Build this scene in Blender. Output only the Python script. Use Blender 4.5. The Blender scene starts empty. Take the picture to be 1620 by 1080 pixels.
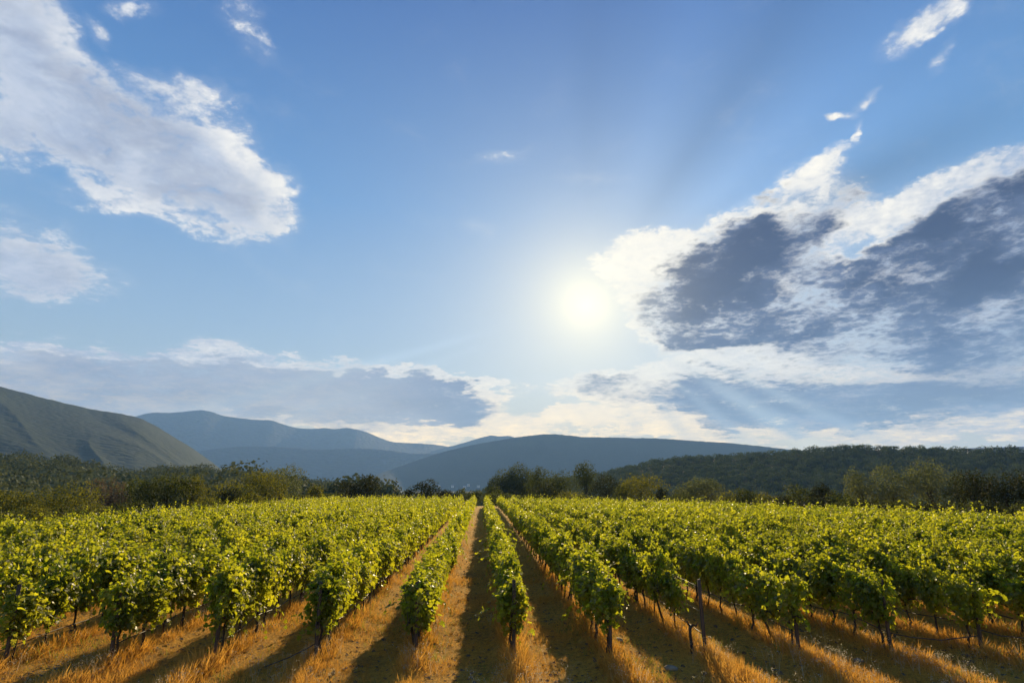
import bpy, math, random
import numpy as np
from mathutils import Vector
scene = bpy.context.scene
rad = math.radians

# ------------------------------------------------------------------ camera
FPX, CX, CY = 900.0, 810.0, 540.0          # focal length in px of the 1620 px wide photograph
CAMZ = 3.94
PITCH = math.atan(228 / 900.0)
YAW = math.atan(47 * math.cos(PITCH) / 900.0)
F = np.array([math.sin(YAW) * math.cos(PITCH), math.cos(YAW) * math.cos(PITCH), math.sin(PITCH)])
R = np.array([math.cos(YAW), -math.sin(YAW), 0.0])
U = np.cross(R, F)

def ray(x, y):
    """direction of a spot of the photograph, as azimuth (from +Y to the right) and tan(elevation)"""
    d = F + (x - CX) / FPX * R - (y - CY) / FPX * U
    h = math.hypot(d[0], d[1])
    return math.atan2(d[0], d[1]), d[2] / h

cam_d = bpy.data.cameras.new('camera')
cam = bpy.data.objects.new('camera', cam_d)
scene.collection.objects.link(cam)
cam.location = (0, 0, CAMZ)
cam.rotation_euler = (math.pi / 2 + PITCH, 0, -YAW)
cam_d.sensor_width = 36
cam_d.lens = 20.0
cam_d.clip_start = 0.1
cam_d.clip_end = 90000
scene.camera = cam

# ------------------------------------------------------------------ sun + colour management
SUN_AZ, SUN_T = ray(927, 484)
SUN_EL = math.atan(SUN_T)
SUN = np.array([math.sin(SUN_AZ) * math.cos(SUN_EL), math.cos(SUN_AZ) * math.cos(SUN_EL), math.sin(SUN_EL)])
sl = bpy.data.lights.new('sun', 'SUN')
sl.energy = 5.0
sl.angle = rad(0.6)
sl.color = (1.0, 0.77, 0.43)
so = bpy.data.objects.new('sun', sl)
scene.collection.objects.link(so)
so.rotation_euler = Vector(SUN.tolist()).to_track_quat('Z', 'Y').to_euler()
so.location = (60, 200, 150)

vs = scene.view_settings
scene.display_settings.display_device = 'sRGB'
vs.view_transform = 'Standard'
vs.look = 'None'
vs.exposure = 0.8
vs.gamma = 1.0
vs.use_curve_mapping = False
cy = scene.cycles
cy.max_bounces = 8
cy.diffuse_bounces = 3
cy.glossy_bounces = 2
cy.transmission_bounces = 4
cy.volume_bounces = 1
cy.transparent_max_bounces = 8
cy.use_denoising = True
cy.denoiser = 'OPENIMAGEDENOISE'
cy.use_adaptive_sampling = True
cy.adaptive_threshold = 0.015
cy.adaptive_min_samples = 12
cy.sample_clamp_indirect = 6

# ------------------------------------------------------------------ world: Nishita sky + procedural cloud deck
world = bpy.data.worlds.new('World')
scene.world = world
world.use_nodes = True
world.cycles.sampling_method = 'MANUAL'
world.cycles.sample_map_resolution = 1024
nt = world.node_tree
nt.nodes.clear()

class NG:
    """tiny node-graph writer"""
    def __init__(s, nt): s.nt = nt
    def n(s, t, **k):
        nd = s.nt.nodes.new(t)
        for a, b in k.items(): setattr(nd, a, b)
        return nd
    def put(s, sock, v):
        if isinstance(v, bpy.types.NodeSocket): s.nt.links.new(v, sock)
        elif v is not None: sock.default_value = v
    def m(s, op, a, b=None, c=None, clamp=False):
        nd = s.n('ShaderNodeMath', operation=op, use_clamp=clamp)
        for i, v in enumerate((a, b, c)): s.put(nd.inputs[i], v)
        return nd.outputs[0]
    def vm(s, op, a, b=None, out=0):
        nd = s.n('ShaderNodeVectorMath', operation=op)
        s.put(nd.inputs[0], a)
        if b is not None:
            s.put(nd.inputs[3 if op == 'SCALE' else 1], b)
        return nd.outputs[out]
    def dot(s, a, v): return s.vm('DOT_PRODUCT', a, v, 1)
    def mr(s, v, a, b, c=0.0, d=1.0, smooth=True):
        nd = s.n('ShaderNodeMapRange', interpolation_type='SMOOTHSTEP' if smooth else 'LINEAR')
        for i, x in enumerate((v, a, b, c, d)): s.put(nd.inputs[i], x)
        return nd.outputs[0]
    def mix(s, f, a, b, mode='MIX'):
        nd = s.n('ShaderNodeMix', data_type='RGBA', blend_type=mode)
        s.put(nd.inputs[0], f); s.put(nd.inputs[6], a); s.put(nd.inputs[7], b)
        return nd.outputs[2]
    def noise(s, vec, scale, detail=4.0, rough=0.55, dist=0.0, out=0, lac=2.0):
        nd = s.n('ShaderNodeTexNoise')
        s.put(nd.inputs['Vector'], vec); s.put(nd.inputs['Scale'], scale)
        nd.inputs['Detail'].default_value = detail; nd.inputs['Roughness'].default_value = rough
        nd.inputs['Distortion'].default_value = dist; nd.inputs['Lacunarity'].default_value = lac
        return nd.outputs[out]
    def ramp(s, f, pts):
        nd = s.n('ShaderNodeValToRGB')
        el = nd.color_ramp.elements
        while len(el) > 1: el.remove(el[-1])
        for i, (p, c) in enumerate(pts):
            e = el[0] if i == 0 else el.new(p)
            e.position = p; e.color = (*c, 1) if len(c) == 3 else c
        s.put(nd.inputs[0], f)
        return nd.outputs[0]

def lin(r, g, b):
    f = lambda c: (c / 255 / 12.92) if c / 255 < 0.04045 else ((c / 255 + 0.055) / 1.055) ** 2.4
    return (f(r), f(g), f(b), 1)
g = NG(nt)
tc = g.n('ShaderNodeTexCoord').outputs['Generated']
N_ = g.vm('NORMALIZE', tc)
sky = g.n('ShaderNodeTexSky', sky_type='NISHITA')
sky.sun_disc = False
sky.sun_elevation = SUN_EL
sky.sun_rotation = SUN_AZ
sky.altitude = 300
sky.air_density = 1.0
sky.dust_density = 0.6
sky.ozone_density = 1.6

zf = g.dot(N_, tuple(F)); zf = g.m('MAXIMUM', zf, 0.04)
ud = g.m('MULTIPLY_ADD', g.m('DIVIDE', g.dot(N_, tuple(R)), zf), 9.0, 8.1)
vd = g.m('MULTIPLY_ADD', g.m('DIVIDE', g.dot(N_, tuple(U)), zf), -9.0, 5.4)
cmb = g.n('ShaderNodeCombineXYZ'); g.put(cmb.inputs[0], ud); g.put(cmb.inputs[1], vd)
P = cmb.outputs[0]                       # angular chart of the western sky (fixed world axes)
sep = g.n('ShaderNodeSeparateXYZ'); g.put(sep.inputs[0], N_)
Z = sep.outputs[2]
iz = g.m('DIVIDE', 1.0, g.m('ADD', g.m('MAXIMUM', Z, 0.0), 0.16))
C = g.vm('SCALE', N_, iz)                # the cloud deck seen in perspective
warp = g.vm('SUBTRACT', g.noise(C, 2.6, 9, 0.62, out=1), (0.5, 0.5, 0.5))
warp2 = g.vm('SUBTRACT', g.noise(C, 11.0, 7, 0.65, out=1), (0.5, 0.5, 0.5))
Pw = g.vm('ADD', g.vm('ADD', P, g.vm('SCALE', warp, 1.1)), g.vm('SCALE', warp2, 0.42))

def blobs(lst):
    acc = None
    for (x, y, rx, ry, rot, w) in lst:
        mp = g.n('ShaderNodeMapping', vector_type='TEXTURE')
        g.put(mp.inputs[0], Pw)
        mp.inputs[1].default_value = (x / 100, y / 100, 0)
        mp.inputs[2].default_value = (0, 0, rad(rot))
        mp.inputs[3].default_value = (rx / 100, ry / 100, 1)
        gr = g.n('ShaderNodeTexGradient', gradient_type='SPHERICAL')
        g.put(gr.inputs[0], mp.outputs[0])
        o = gr.outputs['Fac']
        acc = g.m('MULTIPLY_ADD', o, w, acc if acc is not None else 0.0)
    return acc

BODY = [  # x, y, rx, ry, rotation, weight : thick cloud
    (25, 45, 135, 115, 30, 1.2), (105, 150, 140, 82, 42, .9), (215, 215, 180, 120, 28, 1.5), (320, 290, 160, 92, 27, 1.2),
    (400, 325, 100, 62, 25, 0.7), (15, 205, 135, 82, 10, 0.8),
    (10, 400, 150, 92, 14, 0.8), (100, 440, 125, 56, 10, 0.6),
    (60, 620, 340, 84, 0, 1.6), (330, 616, 320, 80, 3, 1.6), (560, 630, 250, 66, 5, 1.6), (690, 636, 140, 50, 6, 1.5),
    (1150, 455, 200, 120, -8, 1.7), (1220, 395, 200, 95, -32, 1.6), (1310, 500, 270, 92, -5, 1.8), (1120, 500, 130, 62, 0, 1.3), (1090, 505, 130, 52, 15, .7),
    (1570, 355, 240, 105, -28, 1.5), (1590, 440, 260, 125, -5, 1.6), (1440, 440, 200, 75, -12, 1.2), (1500, 540, 250, 64, -4, 1.5),
    (1180, 632, 270, 66, 3, 1.7), (1400, 642, 330, 66, -3, 1.7), (1590, 612, 190, 66, 0, 1.0), (935, 605, 75, 22, 0, 1.0), (640, 700, 20, 10, 0, .6),
]
WISP = [  # thin bright cloud
    (290, 128, 120, 40, 14, .8), (430, 300, 70, 60, 30, .6), (160, 48, 42, 16, 55, 0.6), (395, 38, 80, 34, 65, .36), (215, 8, 70, 22, 0, .4),
    (360, 235, 60, 90, -20, .7), (100, 60, 50, 90, -30, .5), (200, 330, 190, 26, 20, .45), (440, 345, 60, 30, 0, .5),
    (1000, 425, 95, 62, -20, .9), (1060, 385, 110, 26, -8, .75), (1170, 345, 110, 16, -18, .5), (1275, 312, 100, 30, -48, .85), (1290, 262, 85, 20, -28, .6),
    (1390, 345, 180, 40, -28, .9), (1540, 275, 170, 38, -20, .9), (1460, 45, 105, 38, -35, .72), (1495, 10, 60, 26, -20, .5), (1375, 155, 46, 15, -32, .75),
    (1335, 182, 32, 13, 10, .55), (1500, 92, 55, 15, -55, .4), (1355, 215, 26, 10, -70, .5), (790, 252, 90, 22, -12, .30), (940, 285, 90, 20, 0, .22), (760, 360, 60, 18, 0, .18),
    (1230, 558, 300, 20, -4, .5), (1130, 582, 200, 18, -3, .5), (1500, 592, 260, 26, 2, .6), (960, 605, 150, 30, -3, .7), (1590, 485, 110, 22, -8, .5), (1010, 520, 70, 26, 30, .5),
    (1240, 455, 30, 16, 0, .5), (1430, 440, 110, 16, -10, .5), (1130, 520, 90, 12, 10, .3),
    (200, 560, 330, 11, 1, .6), (500, 580, 260, 10, 5, .6), (690, 602, 150, 10, 7, .6), (770, 618, 40, 18, 0, .6),
    (1050, 664, 220, 26, 3, .9), (880, 664, 240, 24, -4, .9), (690, 690, 200, 24, -4, .9), (1350, 690, 480, 18, 0, 1.0), (1560, 668, 260, 24, 0, .8), (960, 690, 300, 14, 0, .7),
    (1150, 690, 300, 14, 0, .65), (20, 585, 140, 24, 4, .5), (825, 612, 30, 8, 0, .4), (400, 668, 300, 14, 2, .35),
]
body = blobs(BODY)
wisp = blobs(WISP)
cs = g.n('ShaderNodeCombineXYZ')
g.put(cs.inputs[0], g.m('ABSOLUTE', g.m('SUBTRACT', ud, 8.0))); g.put(cs.inputs[1], vd)
stm = g.n('ShaderNodeMapping', vector_type='TEXTURE')
g.put(stm.inputs[0], g.vm('ADD', cs.outputs[0], g.vm('SCALE', warp, 1.6)))
stm.inputs[2].default_value = (0, 0, rad(-22)); stm.inputs[3].default_value = (2.1, 1.0, 1.0)
lom = g.n('ShaderNodeMapping'); g.put(lom.inputs[0], g.vm('ADD', P, g.vm('SCALE', warp, .5))); lom.inputs[3].default_value = (0.55, 2.6, 1)
vlow = g.mr(Z, 0.20, 0.07)
f1 = g.noise(stm.outputs[0], 1.05, 10, 0.64)
f1 = g.m('ADD', f1, g.m('MULTIPLY', vlow, g.m('SUBTRACT', g.noise(lom.outputs[0], 1.6, 8, 0.62), f1)))
f0 = g.noise(stm.outputs[0], 0.45, 2, 0.5)
f2 = g.noise(C, 8.5, 10, 0.72)
bil = g.m('ABSOLUTE', g.m('SUBTRACT', g.noise(C, 13.0, 5, 0.6), 0.5))
fb = g.m('ADD', g.m('MULTIPLY', g.m('SUBTRACT', f1, 0.5), 3.0), g.m('ADD', g.m('MULTIPLY', g.m('SUBTRACT', f2, 0.5), 1.3), g.m('MULTIPLY', g.m('SUBTRACT', bil, 0.09), 2.6)))
both = g.m('ADD', body, wisp)
tot = g.m('ADD', g.m('MINIMUM', g.m('MULTIPLY', both, 1.7), 1.15), g.m('MULTIPLY', fb, g.mr(both, 0.0, 0.28, 0.30, 1.0)))
alpha = g.mr(tot, 0.25, 0.95)
veil = g.mr(g.m('ADD', both, g.m('MULTIPLY', g.m('SUBTRACT', f1, 0.5), .8)), 0.0, 0.45, 0, 0.22)
fs = g.noise(stm.outputs[0], 1.05, 3.5, 0.55)
fs = g.m('ADD', fs, g.m('MULTIPLY', vlow, g.m('SUBTRACT', g.noise(lom.outputs[0], 1.2, 3.5, 0.55), fs)))
cb = g.m('ADD', g.m('MULTIPLY', g.m('SUBTRACT', fs, 0.5), 2.4), g.m('ADD', g.m('MULTIPLY', g.m('SUBTRACT', f2, 0.5), 1.35), g.m('MULTIPLY', g.m('SUBTRACT', bil, 0.09), 2.6)))
thick = g.m('ADD', g.m('MINIMUM', body, 1.0), g.m('ADD', g.m('MULTIPLY', cb, g.mr(Z, 0.24, 0.12, 0.95, 0.5)), g.m('MULTIPLY', wisp, -0.6)))
core = g.mr(thick, 0.08, 1.02)

sd = g.dot(N_, tuple(SUN))
sunang = g.m('ARCCOSINE', g.m('MINIMUM', sd, 0.99999))     # radians from the sun
near = g.mr(sunang, 0.95, 0.25)
low = g.mr(Z, 0.30, 0.12)
bright = g.mix(near, (1.0, .99, .97, 1), (1.25, 1.16, .98, 1))
bright = g.mix(g.m('MULTIPLY', vlow, 0.9), bright, (2.3, 1.62, .70, 1))
bright = g.mix(g.mr(g.m('ADD', fb, g.m('MULTIPLY', g.m('SUBTRACT', f2, 0.5), 2.2)), 0.9, -0.8, 0, g.mr(sunang, 0.12, 0.75, 0.25, 0.85)), bright, lin(168, 184, 212))
corec = g.mix(g.mr(ud, 5.5, 9.6), lin(168, 183, 210), lin(38, 50, 92))
corec = g.mix(g.m('MULTIPLY', low, 0.85), corec, lin(88, 114, 158))
corec = g.mix(g.m('MULTIPLY', vlow, 0.5), corec, lin(150, 150, 150))
tex = g.mr(f1, 0.3, 0.75, 0.86, 1.16)
corec = g.mix(1.0, corec, tex, 'MULTIPLY')
core = g.m('MULTIPLY', core, g.mr(ud, 4.5, 8.5, 0.66, 1.0))
corec = g.mix(g.mr(fs, 0.38, 0.62, 0.6, 0.0), corec, g.mix(low, lin(112, 128, 166), lin(150, 168, 196)))
cloudc = g.mix(core, bright, corec)
# base sky: the physical sky, its strength applied here, blended toward the photographed blue ramp of clear air
skyb = g.vm('SCALE', sky.outputs[0], 0.10)
ramp = g.ramp(g.m('ABSOLUTE', Z), [(0.0, lin(246, 216, 168)), (0.06, lin(224, 214, 190)), (0.13, lin(192, 208, 210)), (0.25, lin(160, 192, 222)), (0.45, lin(98, 160, 222)), (0.70, lin(50, 112, 190)), (1.0, lin(50, 95, 165))])
base = g.mix(0.75, skyb, ramp)
warmd = g.mr(sunang, 0.95, 0.25, 0.55, 1.0)
base = g.mix(g.m('MULTIPLY', g.mr(Z, 0.185, 0.055), warmd), base, (.98, .86, .58, 1))
gl = g.m('ADD', g.m('MULTIPLY', g.m('EXPONENT', g.m('MULTIPLY', sunang, -13.0)), 0.95), g.m('MULTIPLY', g.m('EXPONENT', g.m('MULTIPLY', sunang, -4.5)), 0.26), clamp=True)
base2 = g.mix(gl, base, (1.25, 1.15, 0.84, 1))
hot = g.mix(1.0, g.m('MULTIPLY', g.m('EXPONENT', g.m('MULTIPLY', sunang, -22.0)), 0.36), (1.0, 0.93, 0.75, 1), 'MULTIPLY')
base2 = g.mix(1.0, base2, hot, 'ADD')
base2 = g.mix(veil, base2, bright)
cc = g.mix(g.m('MULTIPLY', g.m('EXPONENT', g.m('MULTIPLY', sunang, -14.0)), 0.95, clamp=True), cloudc, (1.28, 1.17, 0.86, 1))
cc = g.mix(1.0, cc, hot, 'ADD')
# light shafts fanning out of the cloud edge, and their blue gaps
du = g.m('SUBTRACT', ud, 9.27); dv = g.m('SUBTRACT', 4.84, vd)
phi = g.m('ARCTAN2', dv, du)
rn = 0.0
for p0, w0, a0 in [(0.72, .11, .8), (0.43, .055, -1.1), (0.57, .05, .5), (0.97, .07, -.5), (1.22, .12, .5), (1.55, .08, -.3), (0.25, .05, .3),
                   (-0.55, .045, 1.1), (-0.43, .025, .7), (-0.70, .035, .7), (-0.92, .05, .6), (-1.2, .05, .35), (-2.88, .025, .6), (-2.78, .03, .3)]:
    q = g.m('DIVIDE', g.m('SUBTRACT', phi, p0), w0)
    rn = g.m('MULTIPLY_ADD', g.m('EXPONENT', g.m('MULTIPLY', g.m('MULTIPLY', q, q), -1.0)), a0, rn)
rl = g.m('SQRT', g.m('ADD', g.m('MULTIPLY', du, du), g.m('MULTIPLY', dv, dv)))
renv = g.m('MULTIPLY', g.mr(rl, 1.0, 3.0), g.mr(rl, 9.5, 4.5))
shaft = g.m('MULTIPLY', rn, renv)
gain = g.m('MULTIPLY_ADD', shaft, 0.19, 1.0)
base2 = g.vm('SCALE', base2, gain)
cc = g.mix(g.m('MULTIPLY', g.m('MULTIPLY', g.m('MAXIMUM', shaft, 0.0), low), 0.75), cc, lin(196, 208, 214))
front = g.mr(g.dot(N_, tuple(F)), 0.05, 0.2)
final = g.mix(g.m('MULTIPLY', alpha, front), base2, cc)
bg = g.n('ShaderNodeBackground')
SKYGAIN = 10.0 * 2 ** -0.8            # the sky colours above are written as they look at this exposure
g.put(bg.inputs[0], g.vm('SCALE', final, SKYGAIN))
bg.inputs[1].default_value = 0.10
out = g.n('ShaderNodeOutputWorld')
nt.links.new(bg.outputs[0], out.inputs[0])
# ------------------------------------------------------------------ helpers
rng = np.random.default_rng(7)
COL = scene.collection

def tag(o, label=None, cat=None, group=None, kind=None):
    if label: o['label'] = label
    if cat: o['category'] = cat
    if group: o['group'] = group
    if kind: o['kind'] = kind
    return o

def link(name, me, parent=None, loc=(0, 0, 0), rz=0.0):
    o = bpy.data.objects.new(name, me)
    COL.objects.link(o)
    o.location = loc
    o.rotation_euler = (0, 0, rz)
    if parent is not None: o.parent = parent
    return o

def mesh_np(name, V, Fc, mat, smooth=False):
    """V (n,3), Fc (m,k) with k = 3 or 4"""
    V = np.ascontiguousarray(V, dtype=np.float32); Fc = np.ascontiguousarray(Fc, dtype=np.int32)
    me = bpy.data.meshes.new(name)
    m, k = Fc.shape
    me.vertices.add(len(V)); me.vertices.foreach_set('co', V.ravel())
    me.loops.add(m * k); me.loops.foreach_set('vertex_index', Fc.ravel())
    me.polygons.add(m)
    me.polygons.foreach_set('loop_start', np.arange(0, m * k, k, dtype=np.int32))
    me.polygons.foreach_set('loop_total', np.full(m, k, dtype=np.int32))
    me.polygons.foreach_set('use_smooth', np.full(m, smooth, dtype=bool))
    me.update(calc_edges=True)
    if mat: me.materials.append(mat)
    return me

def unit(a):
    return a / np.maximum(np.linalg.norm(a, axis=-1, keepdims=True), 1e-9)

def scatter(T, TF, pos, tip, nor, size):
    """copies of template (T, TF) at pos, its y axis along tip, its z axis near nor"""
    t = unit(tip); n = unit(nor - (nor * t).sum(1, keepdims=True) * t); s = np.cross(t, n)
    M = np.stack([s, t, n], axis=1) * size[:, None, None]          # rows
    V = np.einsum('vk,nkj->nvj', T, M) + pos[:, None, :]
    Fc = TF[None] + (np.arange(len(pos)) * len(T))[:, None, None]
    return V.reshape(-1, 3), Fc.reshape(-1, TF.shape[1])

def join(parts):
    Vs, Fs, o = [], [], 0
    for V, Fc in parts:
        Vs.append(V); Fs.append(Fc + o); o += len(V)
    return np.concatenate(Vs), np.concatenate(Fs)

def tube(path, radii, seg=7):
    path = np.asarray(path, float); n = len(path)
    radii = np.broadcast_to(radii, (n,))
    d = np.gradient(path, axis=0); d = unit(d)
    ref = np.array([0, 0, 1.0]) if abs(d[:, 2]).mean() < 0.8 else np.array([1.0, 0, 0])
    a = unit(np.cross(d, ref)); b = np.cross(d, a)
    th = np.linspace(0, 2 * math.pi, seg, endpoint=False)
    V = path[:, None] + radii[:, None, None] * (np.cos(th)[None, :, None] * a[:, None] + np.sin(th)[None, :, None] * b[:, None])
    V = V.reshape(-1, 3)
    Fc = []
    for i in range(n - 1):
        for j in range(seg):
            k = (j + 1) % seg
            Fc.append((i * seg + j, i * seg + k, (i + 1) * seg + k, (i + 1) * seg + j))
    V = np.concatenate([V, path[:1], path[-1:]])
    for j in range(seg):
        k = (j + 1) % seg
        Fc.append((n * seg, n * seg, k, j)); Fc.append((n * seg + 1, n * seg + 1, (n - 1) * seg + j, (n - 1) * seg + k))
    Fc = np.array(Fc)
    # caps as thin quads need distinct corners: split them off the rim midpoint
    quads = Fc[: (n - 1) * seg]
    tris = Fc[(n - 1) * seg:, 1:]
    return V, np.concatenate([np.concatenate([quads[:, :3]]), quads[:, [0, 2, 3]], tris])

def boxv(x0, x1, y0, y1, z0, z1):
    V = np.array([(x, y, z) for z in (z0, z1) for y in (y0, y1) for x in (x0, x1)], float)
    Q = np.array([(0, 2, 3, 1), (4, 5, 7, 6), (0, 1, 5, 4), (2, 6, 7, 3), (0, 4, 6, 2), (1, 3, 7, 5)])
    return V, np.concatenate([Q[:, :3], Q[:, [0, 2, 3]]])

# value noise in numpy for terrain
_perm = rng.integers(0, 2 ** 31, 4096)
def vnoise(x, y, seed=0):
    x = np.asarray(x, float); y = np.asarray(y, float)
    xi = np.floor(x).astype(int); yi = np.floor(y).astype(int)
    fx = x - xi; fy = y - yi
    fx = fx * fx * (3 - 2 * fx); fy = fy * fy * (3 - 2 * fy)
    h = lambda i, j: (_perm[((i * 73 + j * 1913 + seed * 577) ^ (i * 7 + j * 31)) & 4095] % 10007) / 10007.0
    return (h(xi, yi) * (1 - fx) + h(xi + 1, yi) * fx) * (1 - fy) + (h(xi, yi + 1) * (1 - fx) + h(xi + 1, yi + 1) * fx) * fy
def fbm(x, y, o=4, seed=0):
    s, a, t = 0, 1.0, 0
    for i in range(o):
        s = s + a * vnoise(x * 2 ** i, y * 2 ** i, seed + i); t += a; a *= 0.5
    return s / t

# ------------------------------------------------------------------ materials
def material(name):
    m = bpy.data.materials.new(name); m.use_nodes = True
    m.node_tree.nodes.clear()
    return m, NG(m.node_tree)

def bsdf(g, col, rough=0.7, spec=0.3, bump=None, bumpd=0.02, bumps=0.5):
    b = g.n('ShaderNodeBsdfPrincipled')
    g.put(b.inputs['Base Color'], col)
    g.put(b.inputs['Roughness'], rough)
    b.inputs['Specular IOR Level'].default_value = spec
    if bump is not None:
        bp = g.n('ShaderNodeBump'); bp.inputs['Distance'].default_value = bumpd; bp.inputs['Strength'].default_value = bumps
        g.put(bp.inputs['Height'], bump); g.nt.links.new(bp.outputs[0], b.inputs['Normal'])
    return b.outputs[0]

def finish(m, g, sh):
    o = g.n('ShaderNodeOutputMaterial'); g.nt.links.new(sh, o.inputs[0]); return m

def leaf_material(name, c1, c2, t1, t2, trans=0.45, rough=0.45, spec=0.5, per_leaf=True, nscale=0.35, pl=0.55):
    """reflecting + light-passing leaf; c* = reflected colour range, t* = transmitted colour range"""
    m, g = material(name)
    geo = g.n('ShaderNodeNewGeometry')
    tex = g.n('ShaderNodeTexCoord')
    pos = geo.outputs['Position']
    r = g.noise(pos, nscale, 3, 0.6)
    r = g.mr(r, 0.3, 0.7)
    if per_leaf:
        r = g.m('ADD', g.m('MULTIPLY', r, 1 - pl), g.m('MULTIPLY', geo.outputs['Random Per Island'], pl))
    col = g.mix(r, (*c1, 1), (*c2, 1)); tc = g.mix(r, (*t1, 1), (*t2, 1))
    b = bsdf(g, col, rough, spec)
    t = g.n('ShaderNodeBsdfTranslucent'); g.put(t.inputs[0], tc)
    mx = g.n('ShaderNodeMixShader'); mx.inputs[0].default_value = trans
    g.nt.links.new(b, mx.inputs[1]); g.nt.links.new(t.outputs[0], mx.inputs[2])
    return finish(m, g, mx.outputs[0])

M_vine = leaf_material('vine_leaf', (0.022, 0.048, 0.008), (0.060, 0.105, 0.016), (0.22, 0.31, 0.008), (1.0, 0.95, 0.03), 0.49, 0.46, 0.42)
M_tree = leaf_material('tree_leaf', (0.020, 0.032, 0.010), (0.045, 0.06, 0.016), (0.08, 0.10, 0.015), (0.17, 0.19, 0.03), 0.32, 0.72, 0.15)
M_willow = leaf_material('pale_leaf', (0.06, 0.08, 0.04), (0.10, 0.12, 0.06), (0.14, 0.17, 0.05), (0.26, 0.28, 0.08), 0.32, 0.72, 0.15)
M_olive = leaf_material('olive_leaf', (0.040, 0.062, 0.018), (0.08, 0.105, 0.024), (0.14, 0.15, 0.015), (0.32, 0.29, 0.025), 0.38, 0.7, 0.15)
M_dark = leaf_material('dark_leaf', (0.016, 0.024, 0.010), (0.030, 0.038, 0.014), (0.04, 0.050, 0.012), (0.09, 0.095, 0.018), 0.25, 0.75, 0.12)
M_wood = leaf_material('woodland_leaf', (0.030, 0.050, 0.020), (0.085, 0.112, 0.045), (0.055, 0.08, 0.02), (0.13, 0.16, 0.04), 0.22, 0.85, 0.1, True, 0.07, 0.25)
M_wood2 = leaf_material('hazed_woodland_leaf', (0.060, 0.080, 0.045), (0.17, 0.19, 0.11), (0.06, 0.08, 0.025), (0.17, 0.18, 0.06), 0.22, 0.85, 0.1, True, 0.10, 0.25)  # left hill's leaves, paler and greyer: haze painted into the leaf colour
M_twig = leaf_material('dry_twig', (0.10, 0.075, 0.045), (0.17, 0.13, 0.08), (0.16, 0.12, 0.06), (0.22, 0.16, 0.08), 0.25, 0.8, 0.2)
M_grass = leaf_material('dry_grass', (0.28, 0.145, 0.025), (0.66, 0.38, 0.075), (0.58, 0.26, 0.02), (0.95, 0.54, 0.10), 0.45, 0.6, 0.3, True, 0.5)
M_weed = leaf_material('pale_weed', (0.40, 0.34, 0.22), (0.62, 0.55, 0.40), (0.5, 0.42, 0.25), (0.8, 0.7, 0.5), 0.4, 0.6, 0.3)
M_greenweed = leaf_material('green_weed', (0.08, 0.11, 0.02), (0.16, 0.18, 0.04), (0.25, 0.30, 0.03), (0.45, 0.45, 0.05), 0.4, 0.6, 0.3)

def simple(name, col1, col2, scale, rough=0.8, spec=0.3, bd=0.01, stretch=None):
    m, g = material(name)
    v = g.n('ShaderNodeTexCoord').outputs['Object']
    if stretch:
        mp = g.n('ShaderNodeMapping'); g.put(mp.inputs[0], v); mp.inputs[3].default_value = stretch; v = mp.outputs[0]
    n = g.noise(v, scale, 8, 0.65)
    return finish(m, g, bsdf(g, g.mix(g.mr(n, 0.3, 0.7), (*col1, 1), (*col2, 1)), rough, spec, n, bd, 0.8))
M_bark = simple('vine_bark', (0.025, 0.018, 0.012), (0.09, 0.065, 0.045), 30, 0.9, 0.2, 0.01, (1, 1, 0.25))
M_trunk = simple('tree_bark', (0.03, 0.024, 0.018), (0.09, 0.075, 0.06), 6, 0.9, 0.2, 0.03, (1, 1, 0.3))
M_post = simple('post_wood', (0.035, 0.024, 0.018), (0.13, 0.085, 0.06), 22, 0.85, 0.3, 0.006, (1, 1, 0.12))
M_hose = simple('hose_plastic', (0.02, 0.02, 0.02), (0.035, 0.033, 0.03), 20, 0.5, 0.35, 0.001)
M_wire = simple('steel_wire', (0.12, 0.11, 0.10), (0.22, 0.20, 0.18), 40, 0.55, 0.4, 0.0005)
M_stone = simple('field_stone', (0.20, 0.15, 0.09), (0.33, 0.26, 0.17), 9, 0.85, 0.3, 0.02)
M_white = simple('white_render', (0.62, 0.60, 0.56), (0.8, 0.78, 0.74), 0.4, 0.7, 0.3, 0.002)
M_roof = simple('roof_tile', (0.50, 0.40, 0.34), (0.66, 0.56, 0.50), 0.8, 0.8, 0.2, 0.02)
M_dim = simple('window_glass', (0.02, 0.025, 0.03), (0.04, 0.045, 0.05), 1, 0.2, 0.6, 0.001)
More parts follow.
